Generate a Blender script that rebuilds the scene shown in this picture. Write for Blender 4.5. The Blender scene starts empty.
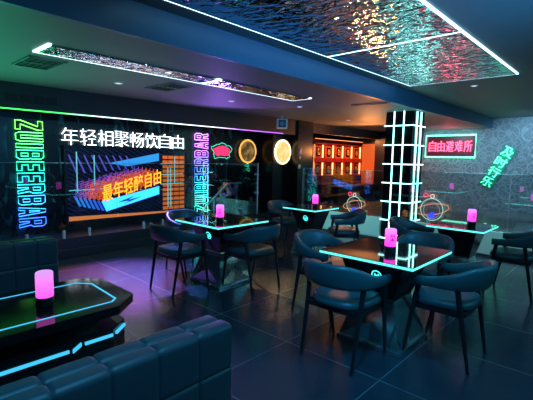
import bpy, bmesh, math, random
from mathutils import Vector, Matrix
random.seed(7)
R = math.radians
PI = math.pi
sc = bpy.context.scene
col = sc.collection

# ------------------------------------------------------------------ helpers
def link(o):
    col.objects.link(o); return o

def tag(o, label=None, cat=None, group=None, kind=None):
    if label: o['label'] = label
    if cat: o['category'] = cat
    if group: o['group'] = group
    if kind: o['kind'] = kind
    return o

def empty(name, loc=(0, 0, 0), rz=0.0):
    o = bpy.data.objects.new(name, None)
    o.empty_display_size = .1
    o.location = loc; o.rotation_euler = (0, 0, rz)
    return link(o)

def copy_tree(o, parent=None):
    c = o.copy(); col.objects.link(c)
    c.parent = parent
    for ch in list(o.children):
        copy_tree(ch, c)
    return c

class MB:
    """collects shapes and links them as one mesh object"""
    def __init__(s):
        s.bm = bmesh.new()
    def _xf(s, verts, M):
        if M is not None:
            bmesh.ops.transform(s.bm, matrix=M, verts=verts)
    def box(s, x0, x1, y0, y1, z0, z1, M=None, bev=0.0, seg=2):
        r = bmesh.ops.create_cube(s.bm, size=1)
        v = r['verts']
        bmesh.ops.transform(s.bm, matrix=Matrix.Translation(((x0+x1)/2, (y0+y1)/2, (z0+z1)/2)) @ Matrix.Diagonal((abs(x1-x0), abs(y1-y0), abs(z1-z0), 1)), verts=v)
        if bev > 0:
            es = list({e for a in v for e in a.link_edges})
            rb = bmesh.ops.bevel(s.bm, geom=es, offset=bev, segments=seg, affect='EDGES', profile=.5)
            v = list({a for f in rb['faces'] for a in f.verts} | {a for a in v if a.is_valid})
        s._xf(v, M)
        return s
    def cyl(s, p0, p1, r0, r1=None, n=16, caps=True):
        r1 = r0 if r1 is None else r1
        p0 = Vector(p0); p1 = Vector(p1); d = p1-p0
        rr = bmesh.ops.create_cone(s.bm, cap_ends=caps, cap_tris=False, segments=n, radius1=r0, radius2=r1, depth=d.length)
        q = d.to_track_quat('Z', 'Y')
        bmesh.ops.transform(s.bm, matrix=Matrix.Translation((p0+p1)/2) @ q.to_matrix().to_4x4(), verts=rr['verts'])
        return s
    def tube(s, pts, r, n=6, closed=False):
        pts = [Vector(p) for p in pts]; N = len(pts); rings = []
        for i, p in enumerate(pts):
            a = pts[(i-1) % N] if (closed or i > 0) else p
            b = pts[(i+1) % N] if (closed or i < N-1) else p
            t = (b-a).normalized()
            up = Vector((0, 0, 1)) if abs(t.z) < .9 else Vector((1, 0, 0))
            u = t.cross(up).normalized(); w = t.cross(u).normalized()
            rr = r(i/(N-1)) if callable(r) else r
            rings.append([s.bm.verts.new(p + u*math.cos(2*PI*k/n)*rr + w*math.sin(2*PI*k/n)*rr) for k in range(n)])
        M = N if closed else N-1
        for i in range(M):
            A, B = rings[i], rings[(i+1) % N]
            for k in range(n):
                s.bm.faces.new((A[k], A[(k+1) % n], B[(k+1) % n], B[k]))
        if not closed:
            s.bm.faces.new(rings[0][::-1]); s.bm.faces.new(rings[-1])
        return s
    def loft(s, loops, cap=True):
        rs = [[s.bm.verts.new(p) for p in lp] for lp in loops]
        n = len(rs[0])
        for A, B in zip(rs[:-1], rs[1:]):
            for k in range(n):
                s.bm.faces.new((A[k], A[(k+1) % n], B[(k+1) % n], B[k]))
        if cap:
            s.bm.faces.new(rs[0][::-1]); s.bm.faces.new(rs[-1])
        return s
    def prism(s, poly, z0, z1):
        return s.loft([[(x, y, z0) for x, y in poly], [(x, y, z1) for x, y in poly]])
    def lathe(s, prof, n=32):
        rings = [[s.bm.verts.new((r*math.cos(2*PI*k/n), r*math.sin(2*PI*k/n), z)) for k in range(n)] for r, z in prof]
        for A, B in zip(rings[:-1], rings[1:]):
            for k in range(n):
                s.bm.faces.new((A[k], A[(k+1) % n], B[(k+1) % n], B[k]))
        s.bm.faces.new(rings[0][::-1]); s.bm.faces.new(rings[-1])
        return s
    def xf(s, M):
        bmesh.ops.transform(s.bm, matrix=M, verts=s.bm.verts); return s
    def build(s, name, m, parent=None, smooth=None):
        bmesh.ops.recalc_face_normals(s.bm, faces=s.bm.faces)
        me = bpy.data.meshes.new(name); s.bm.to_mesh(me); s.bm.free()
        me.materials.append(m)
        if smooth is not None:
            me.shade_smooth()
            me.set_sharp_from_angle(angle=R(smooth))
        o = bpy.data.objects.new(name, me); link(o)
        o.parent = parent
        return o

def struct(o):
    o['kind'] = 'structure'; return o

# ------------------------------------------------------------------ materials
MATS = {}
def mat(name, color, rough=.5, metal=0., emit=None, es=0., spec=.5, coat=0.):
    m = bpy.data.materials.new(name); m.use_nodes = True
    b = m.node_tree.nodes['Principled BSDF']
    b.inputs['Base Color'].default_value = (*color, 1)
    b.inputs['Roughness'].default_value = rough
    b.inputs['Metallic'].default_value = metal
    b.inputs['Specular IOR Level'].default_value = spec
    b.inputs['Coat Weight'].default_value = coat
    if emit:
        b.inputs['Emission Color'].default_value = (*emit, 1)
        b.inputs['Emission Strength'].default_value = es
    MATS[name] = m
    return m

def glow(name, c, s):
    return mat(name, (.02, .02, .02), .5, emit=c, es=s)

def nodes(m):
    return m.node_tree.nodes, m.node_tree.links, m.node_tree.nodes['Principled BSDF']

def bump(m, scale, strength, dist=.01, detail=4, kind='noise', vec='Object', stretch=None):
    N, L, b = nodes(m)
    tc = N.new('ShaderNodeTexCoord')
    src = tc.outputs[vec]
    if stretch:
        mp = N.new('ShaderNodeMapping'); mp.inputs['Scale'].default_value = stretch
        L.new(src, mp.inputs[0]); src = mp.outputs[0]
    if kind == 'noise':
        t = N.new('ShaderNodeTexNoise'); t.inputs['Scale'].default_value = scale; t.inputs['Detail'].default_value = detail
        out = t.outputs[0]
    else:
        t = N.new('ShaderNodeTexVoronoi'); t.inputs['Scale'].default_value = scale
        out = t.outputs['Distance']
    L.new(src, t.inputs['Vector'])
    bp = N.new('ShaderNodeBump'); bp.inputs['Strength'].default_value = strength; bp.inputs['Distance'].default_value = dist
    L.new(out, bp.inputs['Height']); L.new(bp.outputs[0], b.inputs['Normal'])
    return m

leather = bump(mat('navy_leather', (.030, .066, .085), .38), 180, .12, .002)
chairleather = bump(mat('teal_leather', (.026, .080, .090), .38), 220, .1, .002)
blackwood = mat('black_wood', (.010, .011, .013), .35)
blackgloss = mat('black_gloss', (.006, .007, .009), .06)
tableglass = mat('black_table_glass', (.008, .009, .011), .045, coat=.6)
bodyblack = mat('black_lacquer', (.010, .012, .014), .12)
steel = mat('polished_steel', (.66, .78, .78), .13, .95)
chrome = mat('brushed_chrome', (.62, .65, .68), .35, .2)
ceil_m = bump(mat('ceiling_paint', (.20, .20, .205), .62), 6, .1, .01)
ceil_hi = bump(mat('upper_ceiling_paint', (.16, .18, .19), .6), 5, .1, .01)
stepm = mat('ceiling_step_blue_light', (.05, .17, .30), .45)  # blue light falling on the step face put into its base colour
parapet_m = bump(mat('grey_green_parapet', (.34, .44, .43), .2), 4, .1, .01)
darkwall = mat('black_wall', (.005, .006, .009), .25, spec=.25)
darkmatte = mat('dark_bulkhead', (.022, .022, .026), .5)
kerbm = bump(mat('dark_kerb_stone', (.022, .026, .032), .35), 20, .15, .004)
ventm = mat('vent_black', (.012, .012, .014), .6)
ventframe = mat('vent_frame', (.05, .055, .06), .5)
white_plastic = mat('white_plastic', (.85, .86, .86), .4)
lampblack = mat('lamp_base_black', (.008, .008, .01), .3)

cyan = glow('cyan_led', (.22, 1., .92), 4.2)
edge_cyan = glow('table_edge_led', (.11, .85, .80), 1.5)
logo_cyan = glow('emblem_light', (.06, .85, .85), 1.8)
blue_led = glow('blue_led', (.05, .50, .85), 1.15)
col_led = glow('column_led', (.36, 1., .93), 5.)
ceil_led = glow('ceiling_led', (.48, .82, 1.), 4.)
white_neon = glow('white_neon', (.80, .92, 1.), 4.5)
green_neon = glow('green_neon', (.10, 1., .50), 3.6)
pink_neon = glow('red_pink_neon', (1., .07, .17), 4.5)
mint_neon = glow('mint_neon', (.22, 1., .66), 3.2)

# floor: dark slate tiles with pale joints
def floor_mat():
    m = mat('slate_tile_floor', (.02, .022, .026), .3, spec=.95)
    N, L, b = nodes(m)
    tc = N.new('ShaderNodeTexCoord'); sp = N.new('ShaderNodeSeparateXYZ'); L.new(tc.outputs['Object'], sp.inputs[0])
    def line(out, off):
        a = N.new('ShaderNodeMath'); a.operation = 'ADD'; a.inputs[1].default_value = off; L.new(out, a.inputs[0])
        d = N.new('ShaderNodeMath'); d.operation = 'DIVIDE'; d.inputs[1].default_value = .83; L.new(a.outputs[0], d.inputs[0])
        f = N.new('ShaderNodeMath'); f.operation = 'PINGPONG'; f.inputs[1].default_value = .5; L.new(d.outputs[0], f.inputs[0])
        c = N.new('ShaderNodeMath'); c.operation = 'LESS_THAN'; c.inputs[1].default_value = .0032; L.new(f.outputs[0], c.inputs[0])
        return c.outputs[0]
    lx = line(sp.outputs[0], -2.46+.83*10); ly = line(sp.outputs[1], -2.01+.83*10)
    mx = N.new('ShaderNodeMath'); mx.operation = 'MAXIMUM'; L.new(lx, mx.inputs[0]); L.new(ly, mx.inputs[1])
    n1 = N.new('ShaderNodeTexNoise'); n1.inputs['Scale'].default_value = 3.5; n1.inputs['Detail'].default_value = 8
    L.new(tc.outputs['Object'], n1.inputs['Vector'])
    cr = N.new('ShaderNodeValToRGB'); cr.color_ramp.elements[0].color = (.012, .018, .026, 1); cr.color_ramp.elements[1].color = (.030, .040, .054, 1)
    L.new(n1.outputs[0], cr.inputs[0])
    mc = N.new('ShaderNodeMix'); mc.data_type = 'RGBA'; L.new(mx.outputs[0], mc.inputs['Factor'])
    L.new(cr.outputs[0], mc.inputs['A']); mc.inputs['B'].default_value = (.16, .17, .18, 1)
    L.new(mc.outputs['Result'], b.inputs['Base Color'])
    n2 = N.new('ShaderNodeTexNoise'); n2.inputs['Scale'].default_value = 20; n2.inputs['Detail'].default_value = 6; n2.inputs['Distortion'].default_value = 1.2
    L.new(tc.outputs['Object'], n2.inputs['Vector'])
    rr = N.new('ShaderNodeMapRange'); rr.inputs['To Min'].default_value = .14; rr.inputs['To Max'].default_value = .30
    L.new(n2.outputs[0], rr.inputs['Value']); L.new(rr.outputs[0], b.inputs['Roughness'])
    bp = N.new('ShaderNodeBump'); bp.inputs['Strength'].default_value = .32; bp.inputs['Distance'].default_value = .005
    L.new(n2.outputs[0], bp.inputs['Height']); L.new(bp.outputs[0], b.inputs['Normal'])
    return m
floor_m = floor_mat()

# grey wallpaper with raised overlapping rings
def ring_mat(name, c0, c1, rough):
    m = mat(name, c0, rough)
    N, L, b = nodes(m)
    tc = N.new('ShaderNodeTexCoord')
    prev = None
    for i, (s, off) in enumerate(((2.3, 0), (3.0, 5.3), (3.9, 9.1))):
        mp = N.new('ShaderNodeMapping'); mp.inputs['Location'].default_value = (off, off*.7, off*1.3)
        L.new(tc.outputs['Object'], mp.inputs[0])
        v = N.new('ShaderNodeTexVoronoi'); v.inputs['Scale'].default_value = s; v.inputs['Randomness'].default_value = .85
        L.new(mp.outputs[0], v.inputs['Vector'])
        k = N.new('ShaderNodeMath'); k.operation = 'MULTIPLY'; k.inputs[1].default_value = 22; L.new(v.outputs['Distance'], k.inputs[0])
        w = N.new('ShaderNodeMath'); w.operation = 'SINE'; L.new(k.outputs[0], w.inputs[0])
        if prev is None: prev = w.outputs[0]
        else:
            a = N.new('ShaderNodeMath'); a.operation = 'MAXIMUM'; L.new(prev, a.inputs[0]); L.new(w.outputs[0], a.inputs[1]); prev = a.outputs[0]
    mr = N.new('ShaderNodeMapRange'); mr.inputs['From Min'].default_value = .55; mr.inputs['From Max'].default_value = 1.0
    L.new(prev, mr.inputs['Value'])
    mc = N.new('ShaderNodeMix'); mc.data_type = 'RGBA'; L.new(mr.outputs[0], mc.inputs['Factor'])
    mc.inputs['A'].default_value = (*c0, 1); mc.inputs['B'].default_value = (*c1, 1)
    L.new(mc.outputs['Result'], b.inputs['Base Color'])
    bp = N.new('ShaderNodeBump'); bp.inputs['Strength'].default_value = .6; bp.inputs['Distance'].default_value = .02
    L.new(mr.outputs[0], bp.inputs['Height']); L.new(bp.outputs[0], b.inputs['Normal'])
    return m
ringwall = ring_mat('grey_ring_wallpaper', (.22, .27, .31), (.34, .41, .46), .42)
ringlow = ring_mat('grey_ring_parapet', (.32, .42, .42), (.42, .52, .52), .18)

# rippled mirror film
def ripple():
    m = mat('rippled_mirror', (.72, .76, .80), .02, 1.)
    N, L, b = nodes(m)
    tc = N.new('ShaderNodeTexCoord'); mp = N.new('ShaderNodeMapping'); mp.inputs['Scale'].default_value = (1.0, .62, 1)
    L.new(tc.outputs['Object'], mp.inputs[0])
    n = N.new('ShaderNodeTexNoise'); n.inputs['Scale'].default_value = 10.5; n.inputs['Detail'].default_value = 2.; n.inputs['Distortion'].default_value = .4
    L.new(mp.outputs[0], n.inputs['Vector'])
    bp = N.new('ShaderNodeBump'); bp.inputs['Strength'].default_value = 1.; bp.inputs['Distance'].default_value = .034
    L.new(n.outputs[0], bp.inputs['Height']); L.new(bp.outputs[0], b.inputs['Normal'])
    return m
ripple_m = ripple()

# reflective clear glass
def glass(nm='partition_glass', k=1.6, off=.08):
    m = bpy.data.materials.new(nm); m.use_nodes = True
    N = m.node_tree.nodes; L = m.node_tree.links; N.clear()
    out = N.new('ShaderNodeOutputMaterial'); mix = N.new('ShaderNodeMixShader')
    t = N.new('ShaderNodeBsdfTransparent'); t.inputs[0].default_value = (.86, .93, .94, 1)
    g = N.new('ShaderNodeBsdfGlossy'); g.inputs['Roughness'].default_value = .02; g.inputs['Color'].default_value = (.9, 1, 1, 1)
    f = N.new('ShaderNodeFresnel'); f.inputs[0].default_value = 1.5
    a = N.new('ShaderNodeMath'); a.operation = 'MULTIPLY_ADD'; a.inputs[1].default_value = k; a.inputs[2].default_value = off
    L.new(f.outputs[0], a.inputs[0]); L.new(a.outputs[0], mix.inputs[0]); L.new(t.outputs[0], mix.inputs[1]); L.new(g.outputs[0], mix.inputs[2]); L.new(mix.outputs[0], out.inputs[0])
    return m
glass_m = glass(); stage_glass = glass('stage_glass', .8, .0)

# black mural wall behind the stage with teal brush strokes
def mural():
    m = mat('stage_mural', (.008, .009, .012), .25)
    N, L, b = nodes(m)
    tc = N.new('ShaderNodeTexCoord'); mp = N.new('ShaderNodeMapping'); mp.inputs['Scale'].default_value = (3.2, 1, 1.1)
    L.new(tc.outputs['Object'], mp.inputs[0])
    n = N.new('ShaderNodeTexNoise'); n.inputs['Scale'].default_value = 1.7; n.inputs['Detail'].default_value = 5; n.inputs['Distortion'].default_value = 1.5
    L.new(mp.outputs[0], n.inputs['Vector'])
    cr = N.new('ShaderNodeValToRGB'); e = cr.color_ramp.elements
    e[0].position = .55; e[0].color = (.006, .008, .012, 1); e[1].position = .72; e[1].color = (.02, .16, .19, 1)
    L.new(n.outputs[0], cr.inputs[0]); L.new(cr.outputs[0], b.inputs['Base Color'])
    return m
mural_m = mural()

def moon_mat(name, c0, c1, s):
    m = mat(name, (.1, .06, .02), .5)
    N, L, b = nodes(m)
    tc = N.new('ShaderNodeTexCoord')
    n = N.new('ShaderNodeTexNoise'); n.inputs['Scale'].default_value = 9; n.inputs['Detail'].default_value = 5; L.new(tc.outputs['Object'], n.inputs['Vector'])
    cr = N.new('ShaderNodeValToRGB'); e = cr.color_ramp.elements
    e[0].position = .42; e[0].color = (*c0, 1); e[1].position = .62; e[1].color = (*c1, 1)
    L.new(n.outputs[0], cr.inputs[0]); L.new(cr.outputs[0], b.inputs['Emission Color']); b.inputs['Emission Strength'].default_value = s
    return m

def grad_emit(name, stops, s, axis=2, vec='Generated'):
    m = mat(name, (.02, .02, .02), .5)
    N, L, b = nodes(m)
    tc = N.new('ShaderNodeTexCoord'); sp = N.new('ShaderNodeSeparateXYZ'); L.new(tc.outputs[vec], sp.inputs[0])
    cr = N.new('ShaderNodeValToRGB'); e = cr.color_ramp.elements
    e[0].position, e[0].color = stops[0][0], (*stops[0][1], 1); e[1].position, e[1].color = stops[-1][0], (*stops[-1][1], 1)
    for p, c in stops[1:-1]:
        k = e.new(p); k.color = (*c, 1)
    L.new(sp.outputs[axis], cr.inputs[0]); L.new(cr.outputs[0], b.inputs['Emission Color']); b.inputs['Emission Strength'].default_value = s
    return m

# ------------------------------------------------------------------ room
ZL, ZU = 2.40, 2.65
def sbox(name, x0, x1, y0, y1, z0, z1, m):
    return struct(MB().box(x0, x1, y0, y1, z0, z1).build(name, m))
sbox('floor', -2.5, 11.9, -2.5, 6.8, -.1, 0, floor_m)
sbox('floor_stage', -2.5, 7.1, 6.06, 6.6, 0.0, .29, kerbm)
plat = bump(mat('pale_tile_platform', (.16, .18, .19), .25), 30, .1, .003)
sbox('floor_platform', 7.12, 11.7, -2.4, 6.6, 0.0, .28, plat)
sbox('ceiling', -2.5, 11.9, 2.90, 6.8, ZL, ZL+.1, ceil_m)
sbox('ceiling_upper', -2.5, 11.9, -2.5, 2.90, ZU, ZU+.1, ceil_hi)
sbox('trim_1', -2.5, 11.7, 2.86, 2.90, ZL-.0, ZU, stepm)
sbox('wall_stage', -2.5, 8.75, 6.60, 6.80, 0, ZL, mural_m)
sbox('wall_bay', 11.70, 11.9, 5.2, 6.95, 0, ZL, darkmatte)
sbox('wall_back', 8.75, 11.9, 6.95, 7.1, 0, ZL, darkwall)
sbox('wall_right', 11.70, 11.9, -2.5, 5.2, 0, ZU+.1, ringwall)
sbox('wall_left', -2.6, -2.5, -2.5, 6.8, 0, ZU+.1, darkmatte)
sbox('wall_behind', -2.5, 11.9, -2.6, -2.5, 0, ZU+.1, darkmatte)
sbox('trim_2', -2.5, 8.0, 5.90, 5.98, 2.06, ZL, darkmatte)                # bulkhead over the stage front
sbox('trim_3', 8.0, 11.7, 5.98, 6.06, 2.16, ZL, mat('brown_bulkhead', (.018, .012, .014), .5))
MB().box(-2.5, 6.26, 6.0, 6.06, 0, .29, bev=.006).build('trim_4', kerbm)['kind'] = 'structure'
MB().box(-2.5, 6.26, 5.96, 6.0, 0, .13, bev=.006).build('trim_5', kerbm)['kind'] = 'structure'
sbox('wall_pillar', 7.41, 7.98, 5.86, 6.6, 0, ZL, darkwall)
sbox('wall_recess', 6.80, 7.41, 6.10, 6.6, 0, ZL, darkwall)
sbox('wall_pier', 11.55, 11.7, 5.2, 6.08, 0, ZL, mat('dark_blue_panel', (.012, .014, .03), .3))
for k, (a, b_) in enumerate(((-2.4, 2.99), (3.53, 5.45))):
    struct(MB().box(7.0, 7.12, a, b_, .05, .43, bev=.004).build('trim_%d' % (6+k*2), parapet_m))
    struct(MB().box(6.98, 7.12, a, b_, 0, .05).build('trim_%d' % (7+k*2), kerbm))

# ------------------------------------------------------------------ camera
F = 400.
cam = bpy.data.cameras.new('camera'); co = bpy.data.objects.new('camera', cam); link(co)
cam.sensor_fit = 'HORIZONTAL'; cam.sensor_width = 36; cam.lens = F/533*36
cam.clip_start = .05
RM = Matrix(((0.6792053, 0.06216145, -0.73131123), (-0.73368277, 0.08430579, -0.67424188), (0.01974192, 0.99449911, 0.10286773)))
co.matrix_world = Matrix.Translation((0, 0, 1.5)) @ RM.to_4x4()
sc.camera = co

# ------------------------------------------------------------------ chairs
def superell(a, b, n, t):
    c, s_ = math.cos(t), math.sin(t)
    return (a*math.copysign(abs(c)**(2/n), c), b*math.copysign(abs(s_)**(2/n), s_))

def make_chair():
    root = empty('dining_chair')
    # seat cushion
    prof = [(.80, .425), (.93, .43), (1.0, .448), (1.0, .468), (.95, .488), (.80, .497), (.4, .499)]
    loops = []
    for k, z in prof:
        lp = []
        for i in range(40):
            x, y = superell(.235*k, .225*k, 3.2, 2*PI*i/40)
            w = 1 + .10*(y/.22)          # wider at the front
            dip = -.012*max(0, 1-(x*x+y*y)/.03) if k < .9 and z > .48 else 0
            lp.append((x*w, y+.005, z+dip))
        loops.append(lp)
    MB().loft(loops).build('seat', chairleather, root, 50)
    # curved backrest running forward into short arms
    loops = []; NS = 36
    for i in range(NS+1):
        u = -1+2*i/NS                     # -1 left arm end, 0 middle of back, 1 right arm end
        if abs(u) > .72:
            k = (abs(u)-.72)/.28
            th = PI; x0 = .262; y0 = -.02+.20*k
        else:
            t = abs(u)/.72*PI/2
            x0 = .262*math.sin(t)**.85; y0 = -.02-.245*math.cos(t)**.85
        x = math.copysign(x0, u); y = y0
        # outward normal in plan
        if abs(u) > .72: nx, ny = math.copysign(1, u), 0
        else:
            nx, ny = math.copysign(math.sin(t), u), -math.cos(t)
        s = abs(u)
        sm = lambda a, b, v: (lambda q: q*q*(3-2*q))(min(1, max(0, (v-a)/(b-a))))
        top = .775-.118*sm(.18, .95, s); bot = .592-.006*sm(.35, 1., s)
        th = .027-.002*s
        lp = []
        for j in range(12):
            a = 2*PI*j/12
            cu, su = math.cos(a), math.sin(a)
            hx = math.copysign(abs(cu)**.7, cu)*th
            hz = math.copysign(abs(su)**.6, su)*(top-bot)/2
            z = (top+bot)/2+hz
            lean = (z-.60)*.22*max(0, 1-s*1.1)
            lp.append((x+nx*(hx+lean), y+ny*(hx+lean), z))
        loops.append(lp)
    MB().loft(loops).build('backrest', chairleather, root, 60)
    for sx in (-1, 1):
        MB().cyl((sx*.236, .238, 0), (sx*.256, .130, .62), .012, .022, 10).build('leg', blackwood, root, 40)
        MB().cyl((sx*.220, -.238, 0), (sx*.232, -.130, .62), .012, .021, 10).build('leg', blackwood, root, 40)
    f = MB()
    f.box(-.21, .21, .165, .19, .395, .43); f.box(-.20, .20, -.19, -.165, .395, .43)
    f.box(-.232, -.212, -.18, .18, .395, .43); f.box(.212, .232, -.18, .18, .395, .43)
    f.build('seat_frame', blackwood, root)
    return root

CH = 'dark teal leather armchairs with thin black legs'
proto_chair = make_chair()
chairs = [
 # x, y, heading (local +y = facing), label
 (2.61, 1.57, -90, 'armchair at the left front of the nearest table, its back to the camera'),
 (3.19, 1.00, 0,   'armchair at the right front of the nearest table, seen from behind'),
 (3.24, 2.17, 180, 'armchair at the left end of the nearest table, beyond the front armchair'),
 (3.86, 1.50, 90,  'armchair at the far side of the nearest table, mostly hidden'),
 (2.61, 3.74, -90, 'armchair left of the middle table, beside the purple glow on the floor'),
 (3.22, 3.18, 0,   'armchair right front of the middle table, over the golden floor reflection'),
 (3.20, 4.33, 180, 'armchair on the stage side of the middle table, only its top showing'),
 (5.20, 4.33, 175, 'armchair on the left of the farthest table, below the moon lamps'),
 (5.10, 3.12, 40,   'armchair on the right of the farthest table, before the grey parapet'),
 (4.95, 2.00, 190, 'armchair left of the grey wall table, in front of the lit column'),
 (5.27, .96, 0,    'dark armchair at the right edge of the photo, beside the grey wall table'),
]
for i, (x, y, a, lab) in enumerate(chairs):
    o = proto_chair if i == 0 else copy_tree(proto_chair)
    o.location = (x, y, 0); o.rotation_euler = (0, 0, R(a))
    tag(o, lab, 'chair', CH)

# ------------------------------------------------------------------ square bar tables
def sq(h, z, rot=0.0):
    return [(h*math.sqrt(2)*math.cos(PI/4+PI/2*k+rot), h*math.sqrt(2)*math.sin(PI/4+PI/2*k+rot), z) for k in range(4)]

def make_table(W):
    root = empty('bar_table')
    h = W/2
    MB().box(-h, h, -h, h, .7465, .752, bev=.001).box(-h+.006, h-.006, -h+.006, h-.006, .722, .7465).build('tabletop', tableglass, root)
    e = MB()
    t = .005
    for s in (-1, 1):
        e.box(s*h-(t if s > 0 else 0), s*h+(t if s < 0 else 0), -h, h, .728, .7463)
        e.box(-h+t, h-t, s*h-(t if s > 0 else 0), s*h+(t if s < 0 else 0), .728, .7463)
    e.build('light_strip', edge_cyan, root)
    # inner glowing frame seen in the glass top
    MB().loft([sq(h*.44, .40), sq(h*.40, .37)][::-1]).build('waist', steel, root)
    MB().loft([sq(h*.42, .39), sq(h*.68, .70), sq(h*.68, .722)]).build('upper_body', bodyblack, root)
    # faceted mirror base
    bm = MB(); 
    top = [bm.bm.verts.new(p) for p in sq(h*.40, .40)]
    bot = [bm.bm.verts.new(p) for p in sq(h*.66, .03)]
    mid = [bm.bm.verts.new((h*.60*math.cos(PI/2*k), h*.60*math.sin(PI/2*k), .03)) for k in range(4)]
    for k in range(4):
        # mid k lies between corner k-1 and corner k
        a, b = top[k-1], top[k]; c, d = bot[k-1], bot[k]
        m_ = bm.bm.verts.new(((a.co.x+b.co.x)/2*.72+(c.co.x+d.co.x)/2*.40, (a.co.y+b.co.y)/2*.72+(c.co.y+d.co.y)/2*.40, .19))
        for f in ((a, b, m_), (b, d, m_), (d, mid[k], m_), (mid[k], c, m_), (c, a, m_)):
            bm.bm.faces.new(f)
    bm.build('base', steel, root)
    MB().box(-h*.70, h*.70, -h*.70, h*.70, 0, .03, bev=.004).build('plinth', steel, root)
    # round emblem on the slanted face that looks along -X
    sl = math.atan2(h*.26, .31)
    M = Matrix.Translation((-h*.598, -.05, .600)) @ Matrix.Rotation(-PI/2-sl, 4, 'Y')
    lg = MB().cyl((0, 0, 0), (0, 0, .010), .050, .050, 28).xf(M @ Matrix.Identity(4)).build('emblem', blackgloss, root)
    r = MB().tube([(.040*math.cos(2*PI*k/28), .040*math.sin(2*PI*k/28), .012) for k in range(28)], .0045, 6, True)
    r.box(-.016, .016, -.022, -.013, .010, .015); r.box(-.016, .016, .010, .018, .010, .015); r.box(-.005, .004, -.02, .018, .010, .015); r.box(-.022, -.014, -.012, .012, .010, .015)
    r.xf(M).build('emblem_ring', logo_cyan, lg)
    return root
TG = 'square black glass bar tables with glowing cyan edges'
big = make_table(.80); small = make_table(.63)
tabs = [(big, 3.13, 1.50, 'nearest square black glass table with cyan lit edge, four armchairs round it'),
        (None, 3.18, 3.66, 'square black glass table in the middle of the room, before the stage glass'),
        (small, 5.11, 3.75, 'square black glass table with cyan edge farthest back, in front of the red display shelf'),
        (None, 5.10, 1.49, 'square black glass table with cyan edge before the grey ring patterned wall')]
for i, (p, x, y, lab) in enumerate(tabs):
    o = p or copy_tree(big if i == 1 else small)
    o.location = (x, y, 0); tag(o, lab, 'table', TG)
    if i == 3:
        for ch in list(o.children):
            if ch.name.startswith('emblem'):
                for g_ in list(ch.children): bpy.data.objects.remove(g_)
                bpy.data.objects.remove(ch)

# ------------------------------------------------------------------ table lamps
lamp_glow = grad_emit('lamp_shade_pink', [(0., (1., .03, .62)), (.55, (1., .07, .72)), (1., (.42, .16, .95))], 2.0)
lamp_glow2 = grad_emit('lamp_shade_mauve', [(0., (1., .10, .85)), (.45, (.95, .16, .80)), (1., (.62, .28, .80))], 1.15)
def make_lamp(g, label_patch):
    root = empty('table_lamp')
    MB().lathe([(.043, 0), (.046, .004), (.046, .050), (.042, .055)], 28).build('lamp_base', lampblack, root, 40)
    sh = MB().lathe([(.0445, .055), (.0455, .060), (.0455, .185), (.044, .193), (.038, .197)], 28).build('lamp_shade', g, root, 40)
    if label_patch:
        p = MB()
        for i, (a, b, z0, z1) in enumerate(((-.016, .016, .152, .157), (-.016, -.011, .128, .157), (.011, .016, .128, .157), (-.016, .016, .139, .144), (-.016, .016, .110, .115), (-.003, .003, .100, .130), (-.014, -.008, .094, .118), (.008, .014, .094, .118))):
            p.box(a, b, -.0475, -.0445, z0, z1)
        p.xf(Matrix.Rotation(R(-47), 4, 'Z')).build('printed_mark', lampblack, sh)
    return root
L1 = make_lamp(lamp_glow, True); L2 = make_lamp(lamp_glow2, False)
for i, (o, x, y, z, lab) in enumerate([
    (L1, 3.075, 1.44, .753, 'glowing pink cylinder lamp with black base on the nearest square table'),
    (None, 3.06, 3.56, .753, 'glowing pink cylinder lamp on the middle table, below the upright sign'),
    (None, 5.18, 3.72, .753, 'small glowing pink lamp on the farthest table, before the red shelf'),
    (None, 5.13, 1.40, .753, 'glowing pink lamp on the table by the grey patterned wall'),
    (L2, .765, 2.385, .652, 'mauve pink cylinder lamp on the lounge table between the sofas')]):
    if o is None: o = copy_tree(L1)
    o.location = (x, y, z); tag(o, lab, 'lamp', 'glowing pink cylinder table lamps')

# ------------------------------------------------------------------ lounge table
lt = empty('lounge_table', (0, 0, 0))
tag(lt, 'long black gloss lounge table with a cyan light loop in its top between two sofas', 'table')
loungeglass = mat('lounge_table_glass', (.008, .009, .011), .11)
poly = [(-.75, 2.10), (1.06, 2.10), (1.22, 2.24), (1.22, 2.66), (1.12, 2.78), (-.75, 2.78)]
MB().prism(poly, .60, .65).build('tabletop', loungeglass, lt)
loop = [(-.68, 2.19), (1.06, 2.19), (1.10, 2.23), (1.12, 2.60), (1.05, 2.68), (-.68, 2.68)]
lp = MB()
def ribbon(mb, pts, w, z0, z1):
    n = len(pts); P = [Vector((p[0], p[1])) for p in pts]
    def off(d):
        res = []
        for i in range(n):
            a, b, c = P[i-1], P[i], P[(i+1) % n]
            n1 = Vector(((b-a).y, -(b-a).x)).normalized(); n2 = Vector(((c-b).y, -(c-b).x)).normalized()
            m_ = (n1+n2).normalized(); res.append(b+m_*d/max(.3, m_.dot(n1)))
        return res
    o, i_ = off(w/2), off(-w/2)
    V = [[mb.bm.verts.new((p.x, p.y, z)) for p in q] for q, z in ((o, z0), (o, z1), (i_, z1), (i_, z0))]
    for a in range(4):
        A, B = V[a], V[(a+1) % 4]
        for k in range(n):
            mb.bm.faces.new((A[k], A[(k+1) % n], B[(k+1) % n], B[k]))
ribbon(lp, loop, .011, .6495, .6520)
lp.build('light_loop', blue_led, lt)
MB().box(-.60, 1.0, 2.24, 2.66, .49, .60).build('neck', bodyblack, lt)
MB().prism([(-.70, 2.16), (1.05, 2.16), (1.17, 2.26), (1.17, 2.62), (1.07, 2.72), (-.70, 2.72)], .0, .50).build('body', bodyblack, lt)
s_ = MB(); s_.box(-.70, .80, 2.150, 2.162, .440, .456); s_.build('light_strip', blue_led, lt)
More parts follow.
